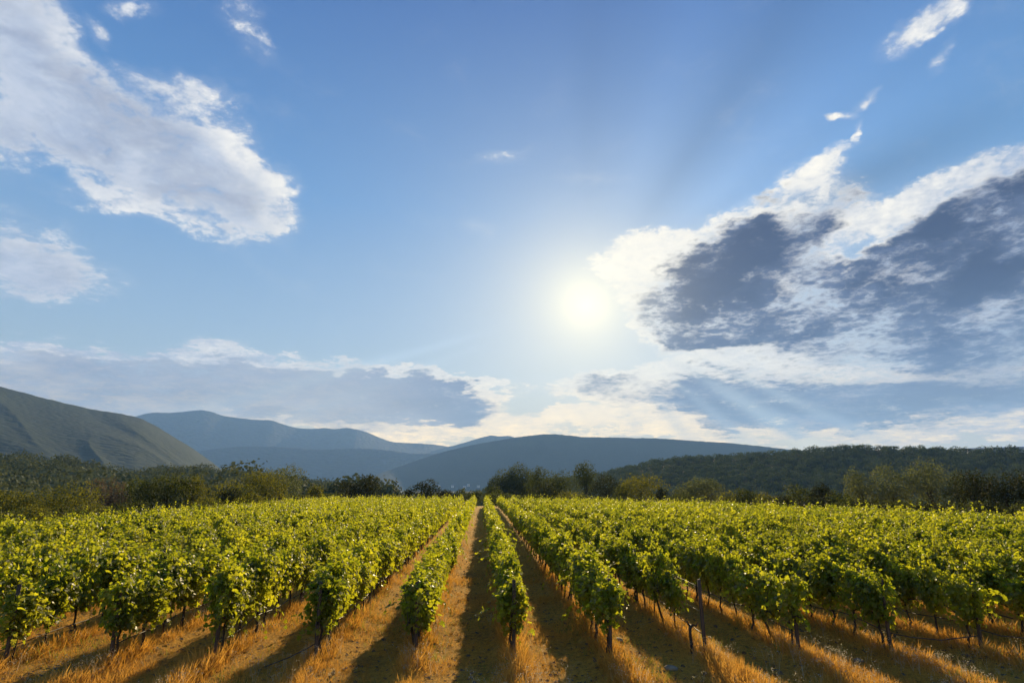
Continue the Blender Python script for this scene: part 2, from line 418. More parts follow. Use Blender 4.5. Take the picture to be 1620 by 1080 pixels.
# ------------------------------------------------------------------ the land
ROW0, ROWS, NEAR = 0.78, 2.27, 14.6
FIELD = [(-31.5, -80), (-31.5, 113), (2, 114.5), (16, 97), (29, 79.5), (38, 62), (43.5, 46), (44.5, -80)]
def far_end(x):
    return np.interp(x, [-31, 2, 16, 29, 36.5, 41], [110, 110, 93.5, 76, 58, 46])
def field_dist(x, y):
    d = None
    n = len(FIELD)
    for i in range(n - 1):
        (x0, y0), (x1, y1) = FIELD[i], FIELD[i + 1]
        L = math.hypot(x1 - x0, y1 - y0)
        s = ((x - x0) * -(y1 - y0) + (y - y0) * (x1 - x0)) / L
        d = s if d is None else np.maximum(d, s)
    return d
def sstep(t): t = np.clip(t, 0, 1); return t * t * (3 - 2 * t)
def ground_z(x, y):
    x = np.asarray(x, float); y = np.asarray(y, float)
    s = field_dist(x, y); r = np.hypot(x, y)
    z = -11.0 * sstep(s / 130.0) - 22.0 * sstep((r - 150) / 1800.0)
    near = 1 - sstep((r - 60) / 60)
    z = z + near * (0.10 * (fbm(x * 0.11, y * 0.11, 3, 3) - 0.5) + 0.05 * (fbm(x * 0.9, y * 0.9, 3, 9) - 0.5))
    z = z + sstep((r - 120) / 200) * 3.0 * (fbm(x / 160, y / 160, 3, 5) - 0.5)
    # slightly raised berm under each row
    k = (x - ROW0) / ROWS
    z = z + 0.07 * np.cos(2 * math.pi * k) * (s < 0) * near * (y > NEAR - 3)
    lp = np.abs(np.abs(k - np.floor(k) - 0.5) * ROWS - 0.52)          # wheel ruts either side of each lane's middle
    z = z - 0.035 * np.exp(-(lp / 0.13) ** 2) * (s < 0) * near * (y > 8)
    return z

def polar_sheet(az, rr, fn):
    A, RR = np.meshgrid(az, rr, indexing='ij')
    X = np.sin(A) * RR; Y = np.cos(A) * RR
    V = np.stack([X, Y, fn(A, RR, X, Y)], -1).reshape(-1, 3)
    na, nr = len(az), len(rr)
    i = np.arange(na - 1)[:, None] * nr + np.arange(nr - 1)[None]
    Q = np.stack([i, i + 1, i + nr + 1, i + nr], -1).reshape(-1, 4)[:, ::-1]
    return V, Q[:, ::-1]

def ground_material():
    m, g = material('ground_surface')
    pos = g.n('ShaderNodeNewGeometry').outputs['Position']
    sp = g.n('ShaderNodeSeparateXYZ'); g.put(sp.inputs[0], pos)
    n1 = g.noise(pos, 0.55, 5, 0.6); n2 = g.noise(pos, 9.0, 8, 0.72); n3 = g.noise(pos, 55.0, 4, 0.7)
    dry = g.mix(g.mr(n2, 0.32, 0.70), (0.34, 0.17, 0.022, 1), (0.88, 0.49, 0.060, 1))
    soil = g.mix(g.mr(n2, 0.3, 0.7), (0.085, 0.05, 0.028, 1), (0.22, 0.14, 0.075, 1))
    col = g.mix(g.mr(n1, 0.50, 0.72, 0, .55), dry, soil)
    li = g.noise(pos, 26.0, 3, 0.6); l2 = g.noise(pos, 4.2, 4, 0.7)
    col = g.mix(g.mr(li, 0.56, 0.64, 0, 0.75), col, (0.10, 0.06, 0.03, 1))
    col = g.mix(g.mr(l2, 0.52, 0.66, 0, 0.6), col, (0.60, 0.36, 0.10, 1))
    gr = g.noise(pos, 1.7, 5, 0.65)
    col = g.mix(g.mr(gr, 0.56, 0.72, 0, 0.5), col, (0.10, 0.105, 0.02, 1))
    col = g.mix(g.mr(n3, 0.35, 0.75, 0, 0.5), col, (0.68, 0.39, 0.08, 1))
    # away from the vineyard the land turns to scrub and green meadow
    ln = g.vm('LENGTH', pos, out=1)
    f = g.mr(ln, 118, 150)
    nb = g.noise(pos, 0.006, 5, 0.6); nc = g.noise(pos, 0.08, 4, 0.6)
    far = g.mix(g.mr(nb, 0.4, 0.62), (0.045, 0.06, 0.018, 1), (0.15, 0.13, 0.05, 1))
    far = g.mix(g.mr(nc, 0.4, 0.6, 0, 0.8), far, (0.03, 0.042, 0.014, 1))
    col = g.mix(f, col, far)
    h = g.m('ADD', g.m('MULTIPLY', n2, 0.6), g.m('MULTIPLY', n3, 0.4))
    return finish(m, g, bsdf(g, col, 0.95, 0.15, h, 0.16, 1.0))
M_ground = ground_material()
az = np.concatenate([np.linspace(-180, -58, 40), np.linspace(-56, 62, 420), np.linspace(64, 180, 38)])
rr = np.concatenate([[0.01], np.geomspace(1.5, 9, 14), np.arange(9.25, 45, 0.14), np.geomspace(45.3, 140, 90), np.geomspace(145, 11350, 110)])
V, Q = polar_sheet(np.radians(az), rr, lambda A, r, X, Y: ground_z(X, Y))
go = link('ground', mesh_np('ground', V, Q, M_ground, True)); tag(go, kind='structure')

def land_material(name, c1, c2, c3, s1, s2, bump):
    m, g = material(name)
    pos = g.n('ShaderNodeNewGeometry').outputs['Position']
    a = g.noise(pos, s1, 5, 0.6); b = g.noise(pos, s2, 4, 0.65)
    vo = g.n('ShaderNodeTexVoronoi'); g.put(vo.inputs['Vector'], pos); vo.inputs['Scale'].default_value = s2 * 1.5
    h = g.m('ADD', g.m('MULTIPLY', g.m('SUBTRACT', 1.0, vo.outputs[0]), 0.6), g.m('MULTIPLY', b, 0.6))
    col = g.mix(g.mr(a, 0.35, 0.68), (*c1, 1), (*c2, 1))
    col = g.mix(g.mr(b, 0.62, 0.75, 0, 0.6), col, (*c3, 1))
    return finish(m, g, bsdf(g, col, 0.95, 0.1, h, bump, 1.0))
M_mtn = land_material('wooded_mountain', (0.016, 0.028, 0.012), (0.032, 0.047, 0.02), (0.07, 0.07, 0.04), 0.0016, 0.03, 6)
M_far = land_material('far_mountain', (0.015, 0.022, 0.014), (0.03, 0.036, 0.022), (0.05, 0.05, 0.035), 0.0006, 0.012, 30)
M_hill = land_material('scrub_hill', (0.024, 0.034, 0.012), (0.05, 0.055, 0.02), (0.10, 0.09, 0.04), 0.02, 0.25, 1.5)

def ridge(name, sil, crest, front, back, zb, mat, gul=0.12, gk=14.0, skew=0.0, prof=1.15, seed=0, nx=260, ny=70, lower=0.0, zbase=None, rough=0.0, flat=1.0):
    """a hill whose skyline stands at `crest` metres; sil = skyline spots of the photograph"""
    pa = np.array([ray(x, y) for x, y in sil])
    o = np.argsort(pa[:, 0]); pa = pa[o]
    zc_ = lambda a: CAMZ + crest * np.interp(a, pa[:, 0], pa[:, 1]) - lower
    def smooth_c(a):
        w = (pa[-1, 0] - pa[0, 0]) / 260
        return sum(zc_(a + k * w) for k in (-2, -1, 0, 1, 2)) / 5
    def height(a, r):
        a = np.asarray(a, float); r = np.asarray(r, float)
        c = smooth_c(a)
        t = np.where(r <= crest, (r - (crest - front)) / front, (crest + back - r) / back)
        t = np.clip(t, 0, 1)
        c = c + t ** 6 * rough * crest * (fbm(a * 160, a * 0 + seed, 3, seed) - 0.5)
        u = a * gk + skew * (1 - t) + 0.6 * fbm(a * gk * 0.7, t * 2.5, 2, seed + 4)
        rg = 1 - np.abs(2 * fbm(u, t * 0.8 + seed, 3, seed) - 1)           # sharp spurs
        g_ = gul * (rg - 0.75) * 4 * t * (1 - t)
        p = np.clip(t ** prof + g_, 0, 1.2)
        e = sstep((a - pa[0, 0]) / 0.03) * sstep((pa[-1, 0] - a) / 0.03)
        return zb + (c - zb) * p * e - 2.0 * (t <= 0)
    A = np.linspace(pa[0, 0], pa[-1, 0], nx)
    rr = np.concatenate([np.linspace(crest - front, crest, ny), np.linspace(crest, crest + back, 14)[1:]])
    V, Q = polar_sheet(A, rr, lambda a, r, X, Y: height(a, r))
    ob = link(name, mesh_np(name, V, Q, mat, True)); tag(ob, kind='structure')
    return height

h_blue = ridge('mountain', [(60, 700), (150, 676), (205, 661), (226, 655), (242, 652), (268, 653), (292, 651), (318, 648), (336, 651), (350, 657), (380, 661), (404, 664), (430, 664), (448, 671), (470, 677), (500, 678), (515, 676), (528, 679), (548, 676), (560, 678), (580, 683), (598, 691), (620, 699), (660, 701), (690, 703), (745, 712), (830, 740), (900, 765)],
               9300, 2300, 1900, -35, M_far, 0.05, 22, 0.8, 1.1, 11, 420, 80, rough=0.0006)
h_peak = ridge('mountain', [(600, 760), (650, 726), (690, 711), (712, 706), (738, 699), (760, 692), (778, 688), (790, 690), (806, 689), (830, 697), (870, 712), (960, 740), (1040, 765)],
               8600, 1900, 1700, -35, M_far, 0.05, 22, 0.8, 1.1, 17, 260, 60, rough=0.0006)
h_mid = ridge('mountain', [(180, 750), (280, 722), (310, 714), (345, 709), (385, 706), (430, 706), (470, 709), (505, 711), (560, 709), (585, 709), (615, 712), (650, 717), (690, 717), (740, 722), (800, 740), (880, 768)],
              6900, 1150, 1700, -34, M_far, 0.06, 20, 0.6, 1.1, 23, 360, 70, rough=0.0006)
h_cent = ridge('mountain', [(470, 777), (560, 768), (600, 749), (650, 731), (690, 718), (718, 710), (750, 703), (790, 696), (820, 691), (845, 688), (872, 686), (895, 688), (925, 691), (985, 692), (1040, 693), (1100, 697), (1160, 701), (1200, 705), (1260, 712), (1340, 726), (1440, 745), (1540, 766)],
               5200, 1000, 1500, -33, M_mtn, 0.05, 14, -0.5, 1.12, 31, 460, 80, rough=0.0011)
h_left = ridge('mountain', [(-700, 470), (-420, 520), (-150, 574), (0, 611), (52, 625), (100, 637), (150, 648), (190, 654), (222, 661), (248, 674), (275, 691), (300, 706), (322, 721), (345, 738), (372, 758), (400, 768), (440, 769)],
               3000, 1450, 1200, -30, M_mtn, 0.14, 10, -1.6, 1.1, 41, 520, 120, rough=0.0010)
HW, HR = [(-500, 690), (-200, 705), (0, 719), (60, 722), (130, 731), (175, 742), (215, 744), (262, 740), (330, 740), (380, 744), (420, 750), (460, 755), (500, 762), (560, 772), (640, 777)], \
         [(740, 777), (790, 768), (850, 758), (900, 752), (950, 747), (1000, 734), (1040, 725), (1100, 720), (1200, 714), (1260, 709), (1340, 703), (1400, 703), (1450, 705), (1520, 708), (1620, 705), (1800, 705), (2100, 715), (2500, 740)]
h_wl = ridge('hill', HW, 430, 300, 200, -13, M_hill, 0.10, 5, 0.5, 0.9, 51, 260, 50, lower=8.5, rough=0.002)
h_wr = ridge('hill', HR, 900, 330, 300, -22, M_hill, 0.12, 6, 0.5, 0.95, 61, 320, 60, lower=7.0, rough=0.0015)
# ------------------------------------------------------------------ leaf templates
VL = np.array([(0, 0, 0), (.34, -.16, .03), (.52, .18, -.06), (.36, .34, .0), (.46, .68, -.08), (.20, .70, .0), (0, 1.02, -.12),
               (-.20, .70, .0), (-.46, .68, -.08), (-.36, .34, .0), (-.52, .18, -.06), (-.34, -.16, .03), (0, .36, -.07)], float)
VLF = np.array([(12, i, (i + 1) % 12) for i in range(12)])
ML = np.array([(0, 0, 0), (.50, .12, .10), (.42, .66, .06), (0, 1, -.05), (-.42, .66, .06), (-.50, .12, .10), (0, .4, -.05)], float)
MLF = np.array([(6, i, (i + 1) % 6) for i in range(6)])
QL = np.array([(0, 0, 0), (.5, .45, .12), (0, 1, 0), (-.5, .45, .12)], float)
QLF = np.array([(0, 1, 2), (0, 2, 3)])

def rnd(n, a=-1.0, b=1.0): return rng.uniform(a, b, n)
def rvec(n): return unit(rng.normal(size=(n, 3)))

def vine_leaves(n_shoot, per, n_fill, T, TF, size, wild=0.0, half=0.58):
    """foliage of one vine: shoots rising off the cordon, arching outward and hanging"""
    P, O = [], []
    for i in range(n_shoot):
        y0 = float(np.clip(rng.normal(0, .27), -half, half)); s = rng.choice([-1, 1]) * rng.uniform(0.15, 1)
        tall = rng.random() < .3
        top = float(np.clip(rng.normal(1.70 - .5 * abs(y0), .17), 1.2, 2.0)) + (rng.uniform(.12, .5) if tall else 0); w = rng.uniform(0.08, 0.42); dr = rng.uniform(0.0, 0.12) if tall else rng.uniform(0.1, 0.9)
        if tall: w *= rng.uniform(.3, 1.1)
        dy = rng.uniform(-0.3, 0.3)
        u = np.linspace(0.08, 1, per) + rnd(per, -.03, .03)
        x = s * w * np.power(np.clip(u, 0, 1), 1.1) * (1 + 0.35 * dr)
        z = 0.72 + (top - 0.72) * np.sin(np.clip(u * (1 + 0.55 * dr), 0, 2.4) * math.pi / 2)
        P.append(np.stack([x, y0 + dy * u, z], 1) + rng.normal(0, .05, (per, 3)))
    for i in range(int(wild)):
        y0 = rng.uniform(-half, half); a = rng.uniform(0, 2 * math.pi); L = rng.uniform(0.5, 0.95); k = 13
        u = np.linspace(0.15, 1, k); z0 = rng.uniform(0.9, 1.8); up = rng.uniform(-0.5, 0.7)
        P.append(np.stack([math.cos(a) * L * u, y0 + math.sin(a) * L * 0.7 * u, z0 + up * u - 0.55 * u ** 2], 1) + rng.normal(0, .025, (k, 3)))
    if n_fill:
        th = rnd(n_fill, 0, 2 * math.pi); q = np.sqrt(rng.random(n_fill)) * 0.35 + 0.65
        zc = rng.uniform(0.62, 1.75, n_fill)
        wz = np.interp(zc, [0.6, 0.9, 1.3, 1.75], [0.13, 0.25, 0.34, 0.26])
        P.append(np.stack([np.sign(rnd(n_fill)) * wz * q, np.clip(rng.normal(0, .26, n_fill), -half, half) * np.interp(zc, [.6, 1.5], [.75, 1.25]), zc], 1) + rng.normal(0, .04, (n_fill, 3)))
    P = np.concatenate(P)
    lump = fbm(P[:, 1] * 2.2 + 30, P[:, 2] * 2.2, 2, int(rng.integers(0, 900)))
    P = P[(lump > 0.42) | (rng.random(len(P)) < 0.22)]
    n = len(P)
    out = np.stack([P[:, 0] * 2.2, rnd(n) * 0.3, (P[:, 2] - 1.15) * 0.9], 1)
    nor = out + rvec(n) * 0.75 + np.array([0, 0, 0.35])
    tip = out * 0.5 + np.array([0, 0, -0.75]) + rvec(n) * 0.75
    sz = size * rng.uniform(0.6, 1.25, n)
    sz *= np.where(P[:, 2] > 1.85, 0.75, 1.0)
    return scatter(T, TF, P, tip, nor, sz)

def vine_trunk():
    b = rng.uniform(-0.09, 0.09, (7, 2)); b[0] = 0
    b = np.cumsum(b * 0.55, axis=0)
    z = np.linspace(-0.06, 0.74, 7)
    r = np.array([.050, .036, .030, .029, .027, .032, .034]) * rng.uniform(0.85, 1.2)
    V1 = tube(np.stack([b[:, 0], b[:, 1], z], 1), r, 8)
    parts = [V1]
    top = np.array([b[-1, 0], b[-1, 1], 0.72])
    for s in (-1, 1):
        k = 6; u = np.linspace(0, 1, k)
        pth = top + np.stack([rng.normal(0, .02, k) * u, s * 0.55 * u, 0.16 * np.sin(u * 2.2) + rng.normal(0, .012, k)], 1)
        parts.append(tube(pth, np.linspace(.026, .012, k), 6))
    for i in range(6):
        y = rng.uniform(-.5, .5); k = 5; u = np.linspace(0, 1, k)
        pth = np.array([top[0], y, 0.84]) + np.stack([rng.uniform(-.3, .3) * u ** 1.3, rng.uniform(-.15, .15) * u, rng.uniform(.6, 1.0) * u], 1)
        parts.append(tube(pth, np.linspace(.007, .003, k), 4))
    return join(parts)

ORD = 'zeroth first second third fourth fifth sixth seventh eighth ninth tenth eleventh twelfth thirteenth fourteenth fifteenth sixteenth seventeenth eighteenth nineteenth twentieth twenty-first twenty-second twenty-third twenty-fourth twenty-fifth twenty-sixth twenty-seventh twenty-eighth twenty-ninth thirtieth'.split()
def row_name(k, short=False):
    side = 'right' if k >= 0 else 'left'
    n = k + 1 if k >= 0 else -k
    return f"{ORD[n]} row {side} of the central lane"

def project(x, y, z):
    d = np.array([x, y, z - CAMZ]); w = d @ F
    return CX + FPX * (d @ R) / w, CY - FPX * (d @ U) / w, w

# ------------------------------------------------------------------ every vine position
allv = []
for k in range(-13, 18):
    X = ROW0 + ROWS * k
    y = NEAR + 0.22 + rng.uniform(-.1, .1); i = 0
    ye = float(far_end(X))
    while y < ye:
        i += 1
        miss = (k == 2 and i in (1, 2)) or rng.random() < 0.02
        if not miss:
            px, py, w = project(X, y, 1.4)
            allv.append((math.hypot(X, y), k, i, X + rng.uniform(-.05, .05), y, px))
        y += 1.03 + rng.uniform(-.07, .07)
allv.sort(key=lambda a: a[0])
infr = [v for v in allv if -18 < v[5] < 1638]
hero = infr[:290]
hs = {(v[1], v[2]) for v in hero}
rest = [v for v in allv if (v[1], v[2]) not in hs and -330 < v[5] < 1950 and v[0] > 12]

protos = []
for q in range(9):
    wild = (4, 5, 4, 7, 4, 6, 8, 4, 6)[q]
    t = vine_trunk()
    L = vine_leaves(46, 19, 330, VL, VLF, 0.108, wild)
    protos.append((mesh_np('trunk', *t, M_bark, True), mesh_np('foliage', *L, M_vine)))
edge_i = {}
for d, k, i, X, y, px in sorted(hero, key=lambda v: v[4]):
    # rows whose near end lies outside the picture are counted from the edge they come in by
    near_px = project(ROW0 + ROWS * k, NEAR, 1.0)[0]
    edge_i[k] = edge_i.get(k, 0) + 1
    if 0 < near_px < 1620:
        lab = f"leafy green grapevine, {ORD[i]} from the near end, {row_name(k)}"
    else:
        e = 'right' if k > 0 else 'left'
        lab = f"leafy grapevine, {ORD[edge_i[k]]} from the photo's {e} edge, {row_name(k)}"
    vz = float(ground_z(X, y))
    tr, fo = protos[int(rng.integers(0, len(protos)))]
    e = link('grapevine', None, None, (X, y, vz), rng.choice([0, math.pi]) + rng.uniform(-.12, .12))
    s = rng.uniform(0.93, 1.07); e.scale = (s * rng.uniform(.70, 1.15), s, s * rng.uniform(.83, 1.08))
    e.empty_display_size = 0.3
    tag(e, lab, 'grapevine', 'grapevines planted in rows')
    link('trunk', tr, e); link('foliage', fo, e)

# the rest of the vineyard: one mass of foliage with its trunks
far_t, far_f = [], []
lodA = [vine_leaves(26, 14, 150, ML, MLF, 0.15, 1) for q in range(12)]
lodB = [vine_leaves(18, 9, 70, QL, QLF, 0.22, 1) for q in range(12)]
tA = [tube([(0, 0, -.05), (.03, .02, .3), (-.02, 0, .75)], [.045, .03, .03], 5) for q in range(2)]
for d, k, i, X, y, px in rest:
    L = (lodA if d < 52 else lodB)[int(rng.integers(0, 12))]
    c, s = (1, 0) if rng.random() < .5 else (-1, 0)
    sc = rng.uniform(.92, 1.08)
    Vv = L[0] * np.array([c, c, 1]) * np.array([sc, 1, sc * rng.uniform(.95, 1.05)])
    zz = float(ground_z(X, y))
    far_f.append((Vv + np.array([X, y, zz]), L[1]))
    if d < 60: far_t.append((tA[0][0] + np.array([X, y, zz]), tA[0][1]))
Vf, Ff = join(far_f)
me = mesh_np('vineyard_foliage', Vf, Ff, M_vine)
Vt, Ft = join(far_t)
o = link('vineyard_vines', me); tag(o, 'mass of sunlit yellow green vines filling the vineyard towards the trees', 'vines', kind='stuff')
link('trunk', mesh_np('vine_trunks', Vt, Ft, M_bark), o)['kind'] = 'stuff'
# ------------------------------------------------------------------ posts, wires, hoses
def post_mesh(h, r, lean=0.0):
    z = np.array([-.12, 0, h * .35, h * .7, h, h + .004]); rr_ = np.array([r, r, r * .98, r * .95, r * .93, r * .55])
    p = np.stack([rng.normal(0, .004, 6), lean * z / h, z], 1)
    return tube(p, rr_, 9)
near_rows = range(-6, 7)
post_v = [mesh_np('post', *post_mesh(1.66, .046), M_post, True) for _ in range(3)]
mid_v = [mesh_np('post', *post_mesh(1.78, .036), M_post, True) for _ in range(3)]
for k in near_rows:
    X = ROW0 + ROWS * k
    px = project(X, NEAR, 0.8)[0]
    if not (-25 < px < 1645): continue
    z = float(ground_z(X, NEAR))
    o = link('end_post', post_v[k % 3], None, (X, NEAR, z), rng.uniform(0, 6))
    o.rotation_euler = (rng.uniform(-.03, .03), rng.uniform(-.03, .03), rng.uniform(0, 6))
    lab = {2: 'bare dark wooden post standing clear of vines beside a stump, near the bottom right'}.get(k, f"dark wooden end post, near end, {row_name(k)}")
    tag(o, lab, 'post', 'wooden vineyard posts')
for k in range(-7, 9):
    X = ROW0 + ROWS * k
    for j in range(1, 4):
        y = NEAR + 6.2 * j + rng.uniform(-.2, .2)
        px = project(X, y, .8)[0]
        if not (-10 < px < 1630) or math.hypot(X, y) > 32: continue
        o = link('post', mid_v[(k + j) % 3], None, (X + .05, y, float(ground_z(X, y))), rng.uniform(0, 6))
        tag(o, f"slim wooden post, {ORD[j]} behind the end post, {row_name(k)}", 'post', 'wooden vineyard posts')
fe = mesh_np('post', *post_mesh(2.25, .06), M_post, True)
for k in list(range(1, 17)):
    X = ROW0 + ROWS * k; y = float(far_end(X)) + .3
    px = project(X, y, 2)[0]
    if px < 1600:
        o = link('post', fe, None, (X, y, float(ground_z(X, y))))
        tag(o, f"tiny distant wooden post, far end, {row_name(k)}", 'post', 'posts along the far edge of vineyard')

for k in range(-6, 7):
    X = ROW0 + ROWS * k
    if k == -6 or k == 6: y0 = NEAR + 1.5
    else: y0 = NEAR
    ys = np.arange(y0, 46, 0.5)
    sag = 0.50 + 0.05 * np.sin(ys * 1.02 + k) + 0.03 * np.sin(ys * 2.3 + 2 * k) - 0.0
    hz = ground_z(np.full_like(ys, X), ys) * 0 + sag
    pth = np.stack([X + .05 + .03 * np.sin(ys * .7 + k), ys, hz], 1)
    if k in (-5, -2, 4, 5):                       # loose ends hang toward the headland
        tail = np.array([(X + .05 - 1.0, NEAR - .5, .10), (X - .55, NEAR - .25, .20), (X - .2, NEAR - .1, .34)]) if k < 0 else np.array([(X + 1.5, NEAR - .9, .62), (X + .9, NEAR - .5, .44), (X + .4, NEAR - .2, .44)])
        pth = np.concatenate([tail, pth])
    o = link('drip_hose', mesh_np('drip_hose', *tube(pth, .011, 6), M_hose, True))
    tag(o, f"thin dark drip hose under the vines, {row_name(k)}", 'hose', 'drip irrigation hoses')
    wp = np.stack([np.full_like(ys, X), ys, 0.98 + .012 * np.sin(ys)], 1)
    parts = [tube(wp, .003, 4)]
    wp2 = wp.copy(); wp2[:, 2] = 1.55; parts.append(tube(wp2, .003, 4))
    anc = tube([(X, NEAR, 1.35), (X + .02, NEAR - 1.1, 0.02)], .003, 4) if k in (3,) else None
    if anc: parts.append(anc)
    o = link('trellis_wire', mesh_np('trellis_wire', *join(parts), M_wire, True))
    tag(o, f"thin steel trellis wires strung through leaves, {row_name(k)}", 'wire', 'trellis wires')

# dead stump beside the bare post
sp = [tube([(0, 0, -.05), (.01, .02, .2), (-.015, 0, .45), (.0, 0, .62)], [.05, .038, .036, .042], 8),
      tube([(0, 0, .56), (.07, .01, .62), (.15, 0, .60), (.19, 0, .68)], [.034, .028, .022, .014], 6),
      tube([(0, 0, .58), (-.05, 0, .66), (-.07, .01, .72)], [.03, .022, .012], 6)]
X = ROW0 + ROWS * 2 - .27
o = link('vine_stump', mesh_np('vine_stump', *join(sp), M_bark, True), None, (X, NEAR + .15, float(ground_z(X, NEAR))))
tag(o, 'short dead forked vine stump without leaves beside the bare post', 'stump')

# stones lying in the headland
def stone(x, y, s, lab):
    import bmesh
    bm = bmesh.new(); bmesh.ops.create_icosphere(bm, subdivisions=3, radius=1)
    for v in bm.verts:
        c = v.co; n = fbm(np.array([c.x * 1.7 + x * 9 + 20]), np.array([c.y * 1.7 + c.z * 1.3 + 20]), 3, 5)[0]
        v.co = c * (0.7 + 0.6 * n)
        v.co.x *= s; v.co.y *= s * .7; v.co.z *= s * .42
    me = bpy.data.meshes.new('stone'); bm.to_mesh(me); bm.free(); me.materials.append(M_stone)
    for p in me.polygons: p.use_smooth = True
    o = link('stone', me, None, (x, y, float(ground_z(x, y)) + s * .18), rng.uniform(0, 6))
    tag(o, lab, 'stone')
stone(3.62, 16.3, .13, 'pale stone in the shadowed lane left of the bare post')
stone(4.25, 13.9, .15, 'pale stone on the headland grass in front of the bare post')
stone(8.9, 14.4, .12, 'small stone in grass right of the third end post')

# ------------------------------------------------------------------ dry grass, weeds
BL = np.array([(-.026, 0, 0), (.026, 0, 0), (.022, .55, .10), (-.022, .55, .10), (0, 1, .32)], float)
BLF = np.array([(0, 1, 2), (0, 2, 3), (3, 2, 4)])
def grass(n, ymin, ymax, hmin, hmax, keep, power=1.0):
    out = []
    y = ymin + (ymax - ymin) * rng.random(n) ** power
    x = (rng.random(n) * 2 - 1) * (y * 1.02 + 1.5)
    m = keep(x, y); x, y = x[m], y[m]; n = len(x)
    k = (x - ROW0) / ROWS; lane = np.abs(k - np.round(k)) * 2                # 0 on the row, 1 mid lane
    clump = fbm(x * 1.3 + 50, y * 1.3, 3, 77)
    h = rng.uniform(hmin, hmax, n) * (0.35 + 1.3 * clump) * np.interp(lane, [0, .35, 1], [1.5, 1.0, .75])
    P = np.stack([x, y, ground_z(x, y) - .01], 1)
    tip = np.stack([rng.normal(0, .45, n), rng.normal(0, .45, n), np.ones(n)], 1)
    return scatter(BL, BLF, P, tip, rvec(n), h)
kp = lambda x, y: (np.abs(x) < y + 2) & (rng.random(len(x)) < 1.0)
tall = lambda x, y: (fbm(x * .5 + 9, y * .5, 3, 33) > .52) | (np.abs((x - ROW0) / ROWS - np.round((x - ROW0) / ROWS)) < .16)
under = lambda x, y: (np.abs((x - ROW0) / ROWS - np.round((x - ROW0) / ROWS)) < .13) & (fbm(x * .9 + 70, y * .9, 3, 37) > .46)
parts = [grass(110000, 12.2, 30, .12, .30, under, 1.5), grass(460000, 11.6, 34, .05, .13, kp, 1.35), grass(150000, 11.6, 30, .10, .24, tall, 1.5), grass(60000, 34, 70, .12, .3, kp, 1.2)]
V, Q = join(parts)
tag(link('dry_grass', mesh_np('dry_grass', V, Q, M_grass)), 'golden dry grass covering the lanes and headland of the vineyard', 'grass', kind='stuff')
gw = lambda x, y: fbm(x * .8 + 3, y * .8, 3, 91) > .56
tag(link('green_grass', mesh_np('green_grass', *grass(70000, 11.6, 30, .06, .22, gw, 1.4), M_greenweed)), 'sparse green weeds growing among the dry grass', 'weeds', kind='stuff')

lf = rng.random(6500); ly = 11.8 + 24 * lf ** 1.5; lx = (rng.random(6500) * 2 - 1) * (ly + 1)
lP = np.stack([lx, ly, ground_z(lx, ly) + .012], 1)
V, Q = scatter(ML, MLF, lP, rvec(6500) * np.array([1, 1, .25]), rvec(6500) * .5 + np.array([0, 0, 1.0]), rng.uniform(.05, .12, 6500))
tag(link('fallen_leaves', mesh_np('fallen_leaves', V, Q, M_twig)), 'dry brown vine leaves and scraps lying between the rows', 'leaves', kind='stuff')

def weeds():
    n = 1500
    parts = []
    y = 11.8 + 16 * rng.random(n) ** 1.4
    k = np.round((rng.random(n) * 2 - 1) * 6)
    x = ROW0 + ROWS * k + rng.normal(0, .32, n)
    hx = rng.random(n) < .35; x = np.where(hx, (rng.random(n) * 2 - 1) * y, x); y = np.where(hx, 11.6 + 3.2 * rng.random(n), y)
    sel = fbm(x * .7, y * .7 + 40, 2, 14) > .5
    x, y = x[sel], y[sel]
    S, Hd = [], []
    for xi, yi in zip(x, y):
        z0 = float(ground_z(xi, yi)); h = rng.uniform(.18, .55)
        m = 4
        for q in range(m):
            dx, dy = rng.normal(0, .12, 2) * h * 1.6
            S.append((xi, yi, z0, dx, dy, h * rng.uniform(.7, 1)))
    S = np.array(S); n = len(S)
    P = S[:, :3]; tip = S[:, 3:]; L = np.linalg.norm(tip, axis=1)
    st = scatter(BL * np.array([.16, 1, 1]), BLF, P, tip, rvec(n), L)
    hd_p = np.repeat(P + tip * .93, 5, axis=0) + rng.normal(0, .022, (n * 5, 3))
    hd = scatter(QL, QLF, hd_p, rvec(n * 5), rvec(n * 5), rng.uniform(.010, .022, n * 5))
    return join([st, hd])
tag(link('dry_weeds', mesh_np('dry_weeds', *weeds(), M_weed)), 'thin dry weeds with pale seed heads beneath the vines', 'weeds', kind='stuff')
